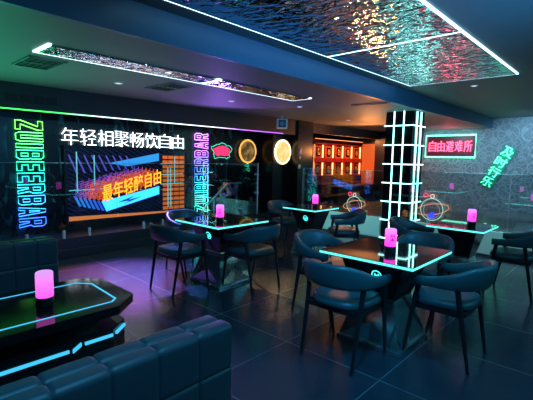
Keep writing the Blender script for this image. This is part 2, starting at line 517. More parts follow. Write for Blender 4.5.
s_ = MB(); s_.loft([[(.82, 2.15, .432), (.865, 2.15, .458), (.865, 2.15, .478), (.82, 2.15, .452)], [(.82, 2.162, .432), (.865, 2.162, .458), (.865, 2.162, .478), (.82, 2.162, .452)]]); s_.build('light_strip', blue_led, lt)
s_ = MB(); s_.box(.885, 1.045, 2.150, 2.162, .456, .472); s_.build('light_strip', blue_led, lt)
s_ = MB(); s_.box(.01, .13, -.012, 0, .458, .474, M=Matrix.Translation((1.06, 2.165, 0)) @ Matrix.Rotation(R(40), 4, 'Z')); s_.build('light_strip', blue_led, lt)

# ------------------------------------------------------------------ sofas
def axis_samples(lo, hi, seams, fine=(-.018, -.009, -.005, 0, .005, .009, .018), step=.05):
    v = {round(lo, 4), round(hi, 4)}
    for q in seams:
        for d in fine:
            if lo < q+d < hi: v.add(round(q+d, 4))
    out = sorted(v); res = [out[0]]
    for q in out[1:]:
        n = max(1, int((q-res[-1])/step)); a0 = res[-1]
        for j in range(1, n+1): res.append(a0+(q-a0)*j/n)
    return res
def tufted(mb, x0, x1, y0, y1, z0, z1, xs, zs, rad=.022, depth=.006):
    """upholstered slab with sewn seams pressed into it; round edges"""
    yc, hy = (y0+y1)/2, (y1-y0)/2; rad = min(rad, hy*.95)
    side = [(-1, z) for z in axis_samples(z0, z1-rad, zs)]
    prof = [(yc-hy, z) for _, z in side]
    for j in range(1, 7):
        a = PI/2*j/6; prof.append((yc-hy+rad-rad*math.cos(a), z1-rad+rad*math.sin(a)))
    for j in range(0, 6):
        a = PI/2*(1-j/6); prof.append((yc+hy-rad+rad*math.cos(a), z1-rad+rad*math.sin(a)))
    prof += [(yc+hy, z) for _, z in side[::-1]]
    X = axis_samples(x0, x1-rad, xs)+[x1-rad+rad*math.sin(PI/2*j/6) for j in range(1, 7)]
    g = lambda d: math.exp(-(d/.005)**2)
    loops = []
    for x in X:
        e = 0 if x <= x1-rad else rad-math.sqrt(max(0, rad*rad-(x-(x1-rad))**2))
        sx = max([g(x-q) for q in xs] or [0]); lp = []
        # gentle pillow between the seams
        gx = min([abs(x-q) for q in xs]+[x1-x]); puff = .0018*min(1, gx/.04)
        for (y, z) in prof:
            sz = max([g(z-q) for q in zs] or [0]); d = depth*max(sx, sz)+e-puff
            nz = max(0, (z-(z1-rad))/rad)*.9; ny = (y-yc)/hy
            lp.append((x, y-ny*min(d, hy*.9), z-nz*d))
        loops.append(lp)
    mb.loft(loops)
def make_sofa(name, xe, ystart, sgn, top, cw, chh, label, thick=.235):
    """xe: right end; ystart: outer rear face; sgn +1 faces +Y"""
    root = empty(name, (xe, ystart, 0)); n = 13
    tag(root, label, 'sofa')
    xs = [-cw*k for k in range(n, -1, -1)]
    zs = [top-chh*k for k in range(5, -1, -1)]
    half = thick/2
    def yy(a, b): return (a, b) if sgn > 0 else (-b, -a)
    p = MB(); y0, y1 = yy(0, half); tufted(p, xs[0], 0, y0, y1, .06, top, xs[1:-1], zs[1:-1]); p.build('back_panel', leather, root, 40)
    p = MB(); y0, y1 = yy(half, thick); tufted(p, xs[0], 0, y0, y1, .06, top-.004, xs[1:-1], zs[1:-1]); p.build('backrest', leather, root, 40)
    p = MB(); y0, y1 = yy(thick, thick+.30); tufted(p, xs[0], 0, y0, y1, .30, .43, xs[1:-1], [])
    p.build('seat', leather, root, 40)
    p = MB(); y0, y1 = yy(.01, thick+.29); p.box(xs[0]+.01, -.01, y0, y1, .04, .30, bev=.01); p.build('base', leather, root)
    p = MB(); y0, y1 = yy(.03, thick+.25); p.box(xs[0]+.03, -.03, y0, y1, 0, .04); p.build('plinth', blackwood, root)
    return root
make_sofa('tufted_sofa', .948, 1.02, 1, .91, .152, .165, 'navy tufted leather sofa nearest the camera, its back turned to us', thick=.145)
make_sofa('tufted_sofa', 1.135, 3.36, -1, .865, .148, .19, 'navy tufted leather sofa behind the lounge table, facing the camera at the left edge', thick=.16)

# ------------------------------------------------------------------ column with light grid
cl = empty('lit_column', (7.05, 3.0, 0))
tag(cl, 'black gloss square column wrapped in a glowing white cyan grid of light strips', 'column')
S = .51
MB().box(0, S, 0, S, 0, ZL).build('column_body', blackgloss, cl)
for k in range(7):
    z = 2.145-.35*k
    s_ = MB(); t = .020; w = .0075
    for a, b_, c, d in ((-t, 0, -t, S+t), (S, S+t, -t, S+t), (0, S, -t, 0), (0, S, S, S+t)):
        s_.box(a, b_, c, d, z-w, z+w)
    s_.build('horizontal_strip', col_led, cl)
for fr in (.32, .68):
    for (x, y) in ((0, fr*S), (S, fr*S), (fr*S, 0), (fr*S, S)):
        dx = .014 if x in (0, S) and y == fr*S else .012
        s_ = MB()
        if y == fr*S: s_.box(x-.018 if x == 0 else x, x if x == 0 else x+.018, y-.007, y+.007, 0, ZL)
        else: s_.box(x-.007, x+.007, y-.018 if y == 0 else y, y if y == 0 else y+.018, 0, ZL)
        s_.build('vertical_strip', col_led, cl)

# ------------------------------------------------------------------ glass partitions
def pane(loc, length, axis, z0, z1, label, clamps, z_clamp=.11, end_post=None):
    root = empty('glass_panel', loc)
    tag(root, label, 'glass panel', 'clear glass balustrade panels')
    p = MB()
    if axis == 'x': p.box(0, length, -.006, .006, z0, z1)
    else: p.box(-.006, .006, 0, length, z0, z1)
    p.build('pane', stage_glass if axis == 'x' else glass_m, root)
    e = MB()
    if axis == 'x': e.box(0, length, -.0065, .0065, z1, z1+.004)
    else: e.box(-.0065, .0065, 0, length, z1, z1+.004)
    e.build('polished_edge', mat('pale_glass_edge', (.35, .55, .56), .3), root)
    for c in clamps:
        q = MB()
        if axis == 'x': q.cyl((c, -.022, z0-.01), (c, -.022, z0+z_clamp), .020, n=14)
        else: q.cyl((-.022, c, z0-.01), (-.022, c, z0+z_clamp), .020, n=14)
        q.build('clamp_post', chrome, root, 40)
    if end_post:
        q = MB(); q.cyl((length+.02, 0, z0-.01), (length+.02, 0, z1+.02), .018, n=14); q.build('end_post', chrome, root, 40)
        for z in (.45, .85):
            MB().box(length-.03, length+.03, -.03, .03, z, z+.04, bev=.005).build('glass_clip', chrome, root)
    return root
Yg = 6.03
pane((.2, Yg, .29), 1.72, 'x', 0.01, 1.09, 'glass panel on the kerb before the left upright green and blue sign', (.5, 1.53))
pane((1.94, Yg, .29), 1.10, 'x', 0.01, 1.09, 'glass panel on the kerb before the left half of the orange screen', (.27, .64))
pane((3.06, Yg, .29), 1.50, 'x', 0.01, 1.09, 'glass panel on the kerb before the right half of the orange screen', (.43, .80))
pane((4.58, Yg, .29), 1.64, 'x', 0.01, 1.09, 'glass panel ending in a chrome post, before the right upright purple sign', (.4, 1.2), end_post=True)
pane((7.06, 3.54, .43), 1.89, 'y', .0, .88, 'glass panel on the grey parapet left of the lit column', (.35, 1.5))
pane((7.06, 1.42, .43), 1.55, 'y', .0, .90, 'glass panel on the grey parapet just right of the lit column', (.3, 1.2))
pane((7.06, -.35, .43), 1.75, 'y', .0, .90, 'glass panel on the grey parapet at the right edge of the room', (.3, 1.4))

# ------------------------------------------------------------------ text helper
def text_mesh(body, size, mode='outline', bev=.008, res=3, spacing=1.0, ext=.006, off=0.):
    c = bpy.data.curves.new('lettering', 'FONT'); c.body = body; c.size = size; c.resolution_u = res
    c.space_character = spacing; c.offset = off
    if mode == 'outline':
        c.fill_mode = 'NONE'; c.bevel_depth = bev; c.bevel_resolution = 1
    else:
        c.fill_mode = 'BOTH'; c.extrude = ext
    o = bpy.data.objects.new('lettering', c); col.objects.link(o)
    bpy.context.view_layer.update()
    me = bpy.data.meshes.new_from_object(o.evaluated_get(bpy.context.evaluated_depsgraph_get()))
    bpy.data.objects.remove(o); 
    return me
def bounds(me):
    xs = [v.co.x for v in me.vertices]; ys = [v.co.y for v in me.vertices]
    return min(xs), max(xs), min(ys), max(ys)
def put_mesh(name, me, M, m, parent):
    me.transform(M); me.materials.clear(); me.materials.append(m)
    o = bpy.data.objects.new(name, me); link(o); o.parent = parent
    return o
def lerp(stops, t):
    for (a, c), (b, d) in zip(stops[:-1], stops[1:]):
        if t <= b:
            k = (t-a)/(b-a); return tuple(c[i]+(d[i]-c[i])*k for i in range(3))
    return stops[-1][1]

# outlined upright signs, one neon letter at a time (outline tubes)
GLY = {
 'I': [[(0, 0), (1, 0), (1, 1), (0, 1)]],
 'E': [[(0, 0), (1, 0), (1, .18), (.36, .18), (.36, .41), (.92, .41), (.92, .59), (.36, .59), (.36, .82), (1, .82), (1, 1), (0, 1)]],
 'U': [[(0, 1), (0, .14), (.16, 0), (.84, 0), (1, .14), (1, 1), (.66, 1), (.66, .18), (.34, .18), (.34, 1)]],
 'Z': [[(0, 1), (0, .82), (.60, .82), (0, .20), (0, 0), (1, 0), (1, .18), (.42, .18), (1, .80), (1, 1)]],
 'B': [[(0, 0), (.8, 0), (1, .12), (1, .42), (.9, .5), (1, .58), (1, .88), (.8, 1), (0, 1)], [(.34, .17), (.68, .17), (.68, .42), (.34, .42)], [(.34, .58), (.68, .58), (.68, .83), (.34, .83)]],
 'R': [[(0, 0), (.33, 0), (.33, .38), (.48, .38), (.68, 0), (1, 0), (.80, .42), (1, .54), (1, .88), (.8, 1), (0, 1)], [(.34, .56), (.68, .56), (.68, .83), (.34, .83)]],
 'A': [[(0, 0), (.30, 0), (.36, .22), (.64, .22), (.70, 0), (1, 0), (.68, 1), (.32, 1)], [(.40, .38), (.60, .38), (.53, .78), (.47, .78)]]}
def upright_sign(loc, H, W, down, stops, label):
    root = empty('neon_sign', loc); tag(root, label, 'neon sign')
    word = 'ZUIBEERBAR'; gap = .30
    wid = [.42 if c == 'I' else 1. for c in word]; tot = sum(wid)+gap*(len(word)-1); k = H/tot; pos = 0.
    for i, c in enumerate(word):
        q = MB()
        for poly_ in GLY[c]:
            pts = []
            for gx, gy in poly_:
                x = (pos+gx*wid[i])*k; y = gy*W
                pts.append((y, 0, H-x) if down else (W-y, 0, x))
            q.tube(pts, .0056, 5, True)
        t = (pos+wid[i]/2)/tot; pos += wid[i]+gap
        q.build('letter', glow('neon_letter', lerp(stops, t), 5.), root)
    return root
upright_sign((1.80, 6.56, .42), 1.56, .36, True, [(0, (.18, 1., .06)), (.35, (.02, 1., .35)), (.62, (.02, .75, .9)), (.8, (.04, .30, 1.)), (1, (.03, .12, 1.))],
             'upright outlined neon sign, green fading down to blue, left of the stage wall')
upright_sign((4.96, 6.56, .38), 1.60, .34, False, [(0, (.05, 1., .65)), (.35, (.05, .65, 1.)), (.55, (.08, .22, 1.)), (.8, (.5, .15, 1.)), (1, (.85, .25, 1.))],
             'upright outlined neon sign, cyan at bottom to violet at top, right of the screen')

# generic sign out of CJK lettering
def line_text(body, length, height, facing, m, parent, name='lettering', bold=.012, ext=.01, slope=0.0):
    me = text_mesh(body, 1., 'fill', ext=0.001, res=2, off=bold)
    b = bounds(me); sx = length/(b[1]-b[0]); sy = height/(b[3]-b[2])
    for v in me.vertices:
        x = (v.co.x-b[0])*sx-length/2; y = (v.co.y-b[2])*sy-height/2 + slope*x
        d = ext*(1 if v.co.z > 0 else -1)
        v.co = Vector((x, -d, y)) if facing == 'y' else Vector((-d, -x, y))
    return put_mesh(name, me, Matrix.Identity(4), m, parent)

w = empty('neon_sign', (3.555, 6.56, 1.785)); tag(w, 'long white neon slogan of eight characters above the screen', 'neon sign')
for i, ch in enumerate('年轻相聚畅饮自由'):
    o = line_text(ch, .255, .262, 'y', white_neon, w, 'character', bold=-.022); o.location = (-1.005+.287*i, 0, 0)

r = empty('neon_sign', (11.66, 3.87, 1.94)); tag(r, 'red neon characters framed by a mint green neon rectangle on the grey wall', 'neon sign')
MB().box(.0, .03, -.62, .62, -.27, .27).build('backing_board', mat('dark_red_board', (.16, .012, .03), .4), r)
for i, ch in enumerate('自由避难所'):
    o = line_text(ch, .20, .30, 'x', pink_neon, r, 'character', bold=.0); o.location = (-.02, .47-.235*i, 0)
MB().tube([(-.03, -.66, -.30), (-.03, .66, -.30), (-.03, .66, .30), (-.03, -.66, .30)], .020, 8, True).build('neon_frame', mint_neon, r)

g = empty('neon_sign', (11.66, 2.66, 1.40)); tag(g, 'green neon sign of four characters running diagonally down the grey wall', 'neon sign')
for i, ch in enumerate('及时行乐'):
    o = line_text(ch, .27, .25, 'x', green_neon, g, 'character', bold=.0)
    t = (i-1.5)/1.5; o.location = (-.02, .21*t, -.38*t); o.rotation_euler = (R(28), 0, 0)
MB().prism([(0, 0), (1, 0), (1, 1), (0, 1)], 0, 1).xf(Matrix.Translation((0, -.0, 0)) @ Matrix.Rotation(R(28), 4, 'X') @ Matrix.Diagonal((.02, .32, 1.16, 1)) @ Matrix.Translation((0, -.5, -.5))).build('backing_board', mat('dark_green_board', (.03, .32, .24), .4), g)

# ------------------------------------------------------------------ led strip along the stage bulkhead
strip = MB().box(-.5, 6.9, 5.888, 5.90, 2.062, 2.074).build('light_strip', grad_emit('stage_strip_colours', [(0, (.05, 1., .1)), (.36, (.05, 1., .12)), (.44, (.65, .9, .9)), (.72, (.8, .9, 1.)), (.82, (.5, .12, 1.)), (1, (.45, .1, .9))], 2.6, axis=0))
tag(strip, 'thin light strip along the stage bulkhead, green then white then purple', 'light strip')

# ------------------------------------------------------------------ LED screen
sx0, sx1, sz0, sz1 = 2.47, 4.72, .42, 1.62
scr = empty('led_screen', (sx0, 6.56, sz0)); tag(scr, 'wide LED screen showing orange slanted characters over a bright blue arrow bar', 'screen')
Wd, Hd = sx1-sx0, sz1-sz0
def sm(m=None): return m
scrbase = mat('screen_base', (.01, .01, .015), .2)
N, L, b = nodes(scrbase)
tc = N.new('ShaderNodeTexCoord'); mp = N.new('ShaderNodeMapping'); mp.inputs['Rotation'].default_value = (0, R(62), 0)
wv = N.new('ShaderNodeTexWave'); wv.inputs['Scale'].default_value = 5; wv.inputs['Distortion'].default_value = 1.5
cr = N.new('ShaderNodeValToRGB'); e = cr.color_ramp.elements; e[0].position = .45; e[0].color = (.004, .008, .03, 1); e[1].position = 1; e[1].color = (.05, .10, .45, 1)
L.new(tc.outputs['Object'], mp.inputs[0]); L.new(mp.outputs[0], wv.inputs[0]); L.new(wv.outputs[0], cr.inputs[0]); L.new(cr.outputs[0], b.inputs['Emission Color']); b.inputs['Emission Strength'].default_value = .10
MB().box(.1, Wd-.1, -.01, .03, -.13, -.03).build('screen_plinth', blackwood, scr)
MB().box(0, Wd, -.02, .03, 0, Hd).build('display_panel', scrbase, scr)
fr = MB(); fr.box(-.03, 0, -.03, .03, -.03, Hd+.03); fr.box(Wd, Wd+.03, -.03, .03, -.03, Hd+.03); fr.box(0, Wd, -.03, .03, Hd, Hd+.03); fr.box(0, Wd, -.03, .03, -.03, 0)
fr.build('bezel', blackwood, scr)
def poly_on(pts, m, name, dep=.004, y=-.022):
    q = MB(); q.loft([[(x-sx0, y-dep, z-sz0) for x, z in pts], [(x-sx0, y, z-sz0) for x, z in pts]]); return q.build(name, m, scr)
orange = glow('screen_orange', (1., .25, .008), 3.4)
echo_cols = [(.7, .07, .003), (.6, .06, .01), (.8, .10, .06), (.55, .07, .2), (.3, .06, .4), (.15, .06, .5)]
for k in range(5, -1, -1):
    m = glow('screen_echo', echo_cols[k], 1.3-.1*k)
    o = line_text('最年轻醉自由', 1.12, .27, 'y', m, scr, 'character_echo', bold=.0, ext=.0012, slope=.25)
    o.location = (3.59-.075*(k+1)-sx0, -.024-.004*(6-k)/2, 1.00+.012*(k+1)-sz0)
    m = glow('screen_blue_echo', (.03, .12+.03*k, .9), .9)
    d = .075*(k+1)
    poly_on([(3.02-d, .745+.02*k), (3.06-d, .745+.02*k), (3.14-d, .575+.02*k), (3.10-d, .575+.02*k)], m, 'bar_echo', y=-.022)
o = line_text('最年轻醉自由', 1.12, .28, 'y', orange, scr, 'slogan', bold=.008, ext=.002, slope=.25); o.location = (3.59-sx0, -.042, 1.00-sz0)
poly_on([(3.02, .73), (4.12, .95), (4.12, .80), (3.10, .56)], glow('screen_cyan_bar', (.02, .24, 1.), 4.5), 'blue_bar', y=-.024)
poly_on([(3.30, .70), (3.62, .80), (3.50, .735), (3.75, .775), (3.40, .66), (3.52, .715)], glow('screen_dark_mark', (.01, .10, .35), .6), 'arrow_mark', y=-.028)
poly_on([(3.15, 1.37), (4.12, 1.56), (4.12, 1.42), (3.5, 1.32)], glow('screen_top_blue', (.03, .35, .9), .9), 'upper_blue_bar')
for k in range(9):
    x = 2.62+.12*k
    poly_on([(x, 1.20+.01*k), (x+.03, 1.20+.01*k), (x-.10, 1.50), (x-.12, 1.50)], glow('screen_purple', (.12, .10, .75), .7), 'purple_stroke')
lat = MB()
for k in range(12):
    z = .50+.087*k
    for j in range(4):
        xx = 4.20+.125*j
        lat.box(xx-sx0, xx+.108-sx0, -.026, -.022, z-sz0, z+.06-sz0)
lat.build('orange_brick_pattern', glow('screen_brick', (1., .20, .015), .6), scr)
poly_on([(2.49, .52), (4.70, .46), (4.70, .44), (2.49, .45)], glow('screen_ledge', (.9, .25, .06), .8), 'orange_ledge')
for (x, z, l) in ((2.62, .9, .65), (4.30, .55, .75), (4.36, .55, .75), (2.9, 1.0, .5), (4.45, 1.0, .5)):
    poly_on([(x, z), (x+.016, z), (x+.016, z+l), (x, z+l)], glow('screen_teal_line', (.2, .75, .8), .8), 'teal_line', y=-.030)
for (x, z, l) in ((4.15, .98, .5), (4.15, 1.16, .5), (4.15, 1.36, .5), (2.5, .93, .6)):
    poly_on([(x, z), (x+l, z+.01), (x+l, z+.022), (x, z+.014)], glow('screen_teal_line', (.2, .75, .8), .8), 'teal_line', y=-.031)

# ------------------------------------------------------------------ moon lamps, wall neons and built reflections
def moon(loc, rad, face, rim, label):
    root = empty('moon_lamp', loc); tag(root, label, 'wall lamp', 'round golden moon wall lamps')
    d = MB().cyl((0, .0, 0), (0, -.04, 0), rad, rad*.985, 40).build('disc', face, root, 40)
    pts = [(rad*1.0*math.cos(2*PI*k/40), -.035, rad*1.0*math.sin(2*PI*k/40)) for k in range(40)]
    MB().tube(pts, .022, 8, True).build('rim', rim, root, 60)
moon((6.42, 6.56, 1.655), .25, moon_mat('dim_moon', (.10, .05, .012), (.40, .24, .07), .7), glow('gold_rim', (1., .50, .10), 1.1), 'smaller dimmer golden moon lamp above the glass end post')
moon((7.10, 6.098, 1.66), .265, moon_mat('bright_moon', (1., .48, .14), (.85, .62, .30), 1.25), glow('cream_rim', (1., .70, .36), 3.), 'bright cream and gold moon lamp beside the black pillar')

bd = empty('neon_sign', (5.66, 6.56, 1.64)); tag(bd, 'small solid red neon shape with ragged mint reflected glow beside the upright violet sign', 'neon sign')
pts = []
for k in range(36):
    t = 2*PI*k/36; cx_, sy_ = superell(.20, .10, 3.0, t); w_b = 1+.09*math.sin(5*t)+.07*math.sin(9*t+1); pts.append((cx_*w_b, sy_*w_b))
MB().loft([[(x, -.01, z) for x, z in pts], [(x, -.03, z) for x, z in pts]]).build('red_shape', glow('red_badge', (1., .02, .10), 1.8), bd)
MB().tube([(1.28*x+.012*math.sin(7*i), -.02, 1.5*z+.012*math.cos(9*i)) for i, (x, z) in enumerate(pts)], .007, 6, True).build('mint_reflection', glow('mint_dim', (.05, .8, .55), 1.3), bd)  # reflected glow round the badge, built as an emissive outline

gs = empty('neon_sign', (6.40, 6.56, 1.30)); tag(gs, 'little mint green reflection squiggle under the dimmer moon lamp', 'neon sign')  # reflection of the green sign, built as a glowing tube
MB().tube([(-.10, -.02, .13), (.06, -.02, .10), (-.04, -.02, .03), (.08, -.02, .0), (.0, -.02, -.07), (.10, -.02, -.10), (.07, -.02, .05), (.0, -.02, .12)], .012, 6).build('squiggle_reflection', glow('mint_squiggle', (.05, .85, .5), 1.6), gs)

def planet(loc, s, label):  # reflections in the glass, built as glowing planet rings
    root = empty('neon_sign', loc); tag(root, label, 'neon sign', 'round planet reflections on the glass')
    def ring(a, b, rot, cx=0, cz=0, n=40):
        return [(0, cx+a*math.cos(t)*math.cos(rot)-b*math.sin(t)*math.sin(rot), cz+a*math.cos(t)*math.sin(rot)+b*math.sin(t)*math.cos(rot)) for t in [2*PI*k/n for k in range(n)]]
    MB().tube(ring(.165*s, .165*s, 0), .006, 6, True).build('planet_ring', glow('pale_mint_reflection', (.35, .75, .52), 1.0), root)
    MB().tube(ring(.25*s, .08*s, R(-12)), .005, 6, True).build('orbit_ring', glow('orange_reflection', (.9, .32, .12), .9), root)
    MB().tube(ring(.12*s, .12*s, 0, 0, -.02), .004, 6, True).build('inner_ring', glow('pink_reflection', (.6, .35, .6), .6), root)
    q = MB(); q.cyl((.004, 0, -.09*s), (-.006, 0, -.09*s), .045*s, n=16); q.build('blue_spot', glow('blue_spot', (.02, .05, 1.), 1.5), root)
    MB().tube(ring(.035, .035, 0, .10*s, .21*s, 16), .009, 6, True).build('red_ring', glow('red_ring', (1., .04, .12), 1.2), root)
    MB().tube(ring(.032, .032, 0, .04*s, .17*s, 16) if False else ring(.032, .032, 0, -.0, .20*s, 16), .008, 6, True).build('white_ring', glow('white_ring', (1., .7, .6), .9), root)
planet((7.0, 4.08, .62), 1.0, 'round mint and orange planet reflection on the glass left of the lit column')
planet((7.0, 2.56, .68), 1.15, 'round mint and orange planet reflection on the glass right of the lit column')

# ------------------------------------------------------------------ red display shelf in the back bay
redm = mat('red_lacquer', (.45, .02, .012), .35)
sh = empty('display_shelf', (9.06, 6.60, .80)); tag(sh, 'red lacquered display shelf with two lit rows of framed boxes at the back', 'shelf')
SW = 2.60
f = MB(); f.box(0, SW, .20, .24, 0, 1.29); f.build('back_board', redm, sh)
f = MB()
for z, zz in ((0, .03), (.22, .25), (.64, .75), (1.14, 1.17), (1.26, 1.29)): f.box(0, SW, -.02, .20, z, zz)
f.build('shelf_board', redm, sh)
for k in range(6): 
    MB().box(k*.52-.01 if k else 0, k*.52+.01, -.02, .20, .25, 1.14).build('divider', redm, sh)
strip_m = glow('warm_strip', (1., .50, .17), 2.6)
MB().box(0, SW, -.03, -.02, 1.275, 1.29).build('top_light_strip', glow('amber_strip', (1., .35, .14), 1.6), sh)
for rw, z in enumerate((.26, .76)):
    for k in range(5):
        MB().box(k*.52+.425, k*.52+.455, .0, .03, z, z+.36).build('cell_light', strip_m, sh)
MB().box(0.0, .03, -.01, .02, .27, 1.12).build('side_light', strip_m, sh)
gold = glow('gold_emblem', (1., .55, .12), .8)
proto = empty('display_box'); 
bx = MB().box(-.15, .15, -.04, .04, 0, .34, bev=.004).build('box_body', mat('red_box', (.75, .09, .02), .4), proto)
MB().box(-.10, .10, -.047, -.04, .04, .30).build('dark_window', mat('dark_window', (.015, .01, .008), .3), proto)
MB().tube([(.055*math.cos(2*PI*k/20), -.052, .17+.075*math.sin(2*PI*k/20)) for k in range(20)], .014, 6, True).build('ring_emblem', mat('gold_leaf', (.8, .5, .12), .35, .6), proto)
MB().box(-.02, .02, -.055, -.045, .12, .22).build('centre_mark', mat('gold_mark', (.7, .45, .15), .4), proto)
ordn = ['first', 'second', 'middle', 'fourth', 'last']
for rw in range(2):
    for k in range(5):
        o = proto if (rw, k) == (0, 0) else copy_tree(proto)
        o.location = (9.06+k*.52+.22, 6.66, .80+(.25+.002 if rw == 1 else .75+.002))
        tag(o, 'red box with gold ring, %s row of the lit shelf, %s from the left' % (('upper', 'lower')[rw], ordn[k]), 'box', 'red boxes on the display shelf')
op = MB().box(11.66, 11.697, 6.09, 6.58, .42, 2.03).build('glowing_wall_light', grad_emit('orange_wall_light', [(0, (.45, .03, .01)), (.5, (.95, .09, .01)), (1, (.8, .11, .02))], .8))  # red light on the end wall put into an emissive sheet
tag(op, 'orange red lit end wall, built as a glowing sheet, right of the display shelf', 'panel')
ct = empty('counter', (9.3, 5.9, .28)); tag(ct, 'low dark wooden counter below the red display shelf', 'counter')
woodm = bump(mat('dark_brown_wood', (.035, .018, .014), .4), 8, .2, .005, stretch=(1, 1, 12))
MB().box(0, 2.2, 0, .45, .46, .50, bev=.005).build('counter_top', woodm, ct)
MB().box(.05, 2.15, .06, .40, 0, .46).build('counter_body', woodm, ct)

# ------------------------------------------------------------------ ceiling fittings
def rect_strip(mb, x0, x1, y0, y1, w, z0, z1):
    mb.box(x0, x1, y0, y0+w, z0, z1); mb.box(x0, x1, y1-w, y1, z0, z1)
    mb.box(x0, x0+w, y0+w, y1-w, z0, z1); mb.box(x1-w, x1, y0+w, y1-w, z0, z1)
def cpanel(x0, x1, y0, y1, z, w, label, grp, led=ceil_led, near=True):
    root = empty('ceiling_mirror_panel', ((x0+x1)/2, (y0+y1)/2, z)); tag(root, label, 'ceiling panel', grp)
    a, b_ = (x1-x0)/2, (y1-y0)/2
    MB().box(-a+w, a-w, -b_+w, b_-w, -.016, 0).build('rippled_mirror', ripple_m, root)
    q = MB(); rect_strip(q, -a, a, -b_ if near else -b_+.001, b_, w, -.014, 0) if near else (q.box(-a, a, b_-w, b_, -.014, 0), q.box(-a, -a+w, -b_, b_-w, -.014, 0), q.box(a-w, a, -b_, b_-w, -.014, 0)); q.build('light_strip', led, root)
cpanel(3.80, 6.03, 1.22, 2.64, ZU, .016, 'rippled mirror ceiling panel edged with white light, the far one of the large pair', 'large rippled ceiling panels')
cpanel(1.57, 3.80, 1.22, 2.64, ZU, .016, 'rippled mirror ceiling panel edged with white light, the near one running out of the top', 'large rippled ceiling panels')
thin = glow('thin_ceiling_led', (.62, .86, 1.), 3.2)
cpanel(1.25, 3.08, 3.60, 3.97, ZL, .028, 'narrow lit mirror panel in the low ceiling, left one over the sofa', 'narrow rippled ceiling panels', thin, False)
cpanel(3.08, 4.84, 3.60, 3.97, ZL, .028, 'narrow lit mirror panel in the low ceiling, right one nearer the pillar', 'narrow rippled ceiling panels', thin, False)

def vent(x, y, w, d, n, cols_, label, rz=0):
    root = empty('ceiling_vent', (x, y, ZL), rz); tag(root, label, 'vent', 'ceiling vents')
    q = MB(); t = .018
    q.box(-w/2, w/2, -d/2, -d/2+t, -.012, 0); q.box(-w/2, w/2, d/2-t, d/2, -.012, 0); q.box(-w/2, -w/2+t, -d/2, d/2, -.012, 0); q.box(w/2-t, w/2, -d/2, d/2, -.012, 0)
    q.box(-w/2+t, w/2-t, -.012, .012, -.012, 0) if cols_ == 2 else None
    q.build('frame', ceil_m, root)
    MB().box(-w/2+t, w/2-t, -d/2+t, d/2-t, -.002, 0).build('backing', ventm, root)
    s = MB()
    for k in range(n):
        xx = -w/2+t+(w-2*t)*(k+.5)/n
        s.box(-.004, .004, -d/2+t, d/2-t, -.012, .0, M=Matrix.Translation((xx, 0, 0)))
    s.build('slats', ventframe, root)
vent(1.45, 4.44, .34, .54, 5, 2, 'black slatted ceiling vent at the left, in the green light')
vent(3.02, 4.55, .34, .60, 5, 2, 'slatted ceiling vent beyond the narrow mirror panels, near the first downlight')
vent(5.85, 3.20, .12, .62, 2, 1, 'slim dark ceiling slot vent left of the lit column')
def downlight(x, y, z, label):
    root = empty('downlight', (x, y, z)); tag(root, label, 'ceiling light', 'small round downlights')
    MB().lathe([(.050, -.008), (.055, -.004), (.055, 0)], 24).build('trim_ring', white_plastic, root, 40)
    MB().lathe([(.036, -.0095), (.036, -.008)], 24).build('lens', glow('downlight_lens', (.75, .8, 1.), 1.0), root)
downlight(2.48, 4.83, ZL, 'small round downlight left of the second ceiling vent')
downlight(4.37, 4.83, ZL, 'small round downlight in the purple lit part of the ceiling')
downlight(5.50, 4.34, ZL, 'small round downlight beside the ceiling speaker')
downlight(7.95, 4.87, ZL, 'small round downlight in the orange lit ceiling')
downlight(5.45, 2.15+.72, ZL, 'small round downlight by the ceiling step') if False else None
downlight(6.6, 1.9, ZU, 'tiny downlight in the high ceiling beyond the large mirror panels')

cv = empty('ceiling_speaker', (6.45, 5.55, ZL), R(-45)); tag(cv, 'small white box speaker with dark round face hanging from the ceiling', 'speaker')
MB().box(-.11, .11, -.09, .09, -.27, -.07, bev=.012).build('cabinet', white_plastic, cv)
MB().box(-.075, .075, -.096, -.088, -.245, -.095).build('front_panel', mat('speaker_dark', (.03, .03, .035), .4), cv)
MB().cyl((0, -.105, -.17), (0, -.094, -.17), .05, n=20).build('cone', mat('speaker_cone', (.25, .27, .3), .4), cv)
MB().cyl((0, 0, -.07), (0, 0, 0), .02, n=10).build('bracket', white_plastic, cv)

ac = empty('air_grille', (1.83, 5.90, 2.21)); tag(ac, 'dark air grille on the stage bulkhead above the green light strip', 'air grille')
MB().box(-.33, .33, -.012, 0, -.07, .07).build('frame', mat('grille_frame', (.03, .035, .035), .5), ac)
for k in range(4): MB().box(-.31+.158*k, -.31+.158*k+.14, -.018, -.012, -.055, .055).build('louvre', ventm, ac)

# little plates on the pillar
for (x, z, w, h, c, nm, lab) in ((7.50, 1.69, .09, .12, (.25, .35, .7), 'wall_sign', 'small blue pictogram sign on the black pillar, upper one'),
                             (7.48, 1.54, .07, .07, (.45, .5, .75), 'wall_sign', 'tiny pale sign under the pictogram on the black pillar'),
                             (7.47, 1.33, .09, .09, (.65, .7, .72), 'switch_plate', 'square white switch plate on the black pillar')):
    t = empty(nm, (x, 5.86, z)); tag(t, lab, 'sign' if nm == 'wall_sign' else 'switch')
    MB().box(-w/2, w/2, -.012, 0, -h/2, h/2, bev=.003).build('plate', mat('plate', c, .4), t)
    MB().box(-w/4, w/4, -.016, -.012, -h/4, h/4).build('mark', mat('plate_mark', (.75, .75, .8), .4), t)

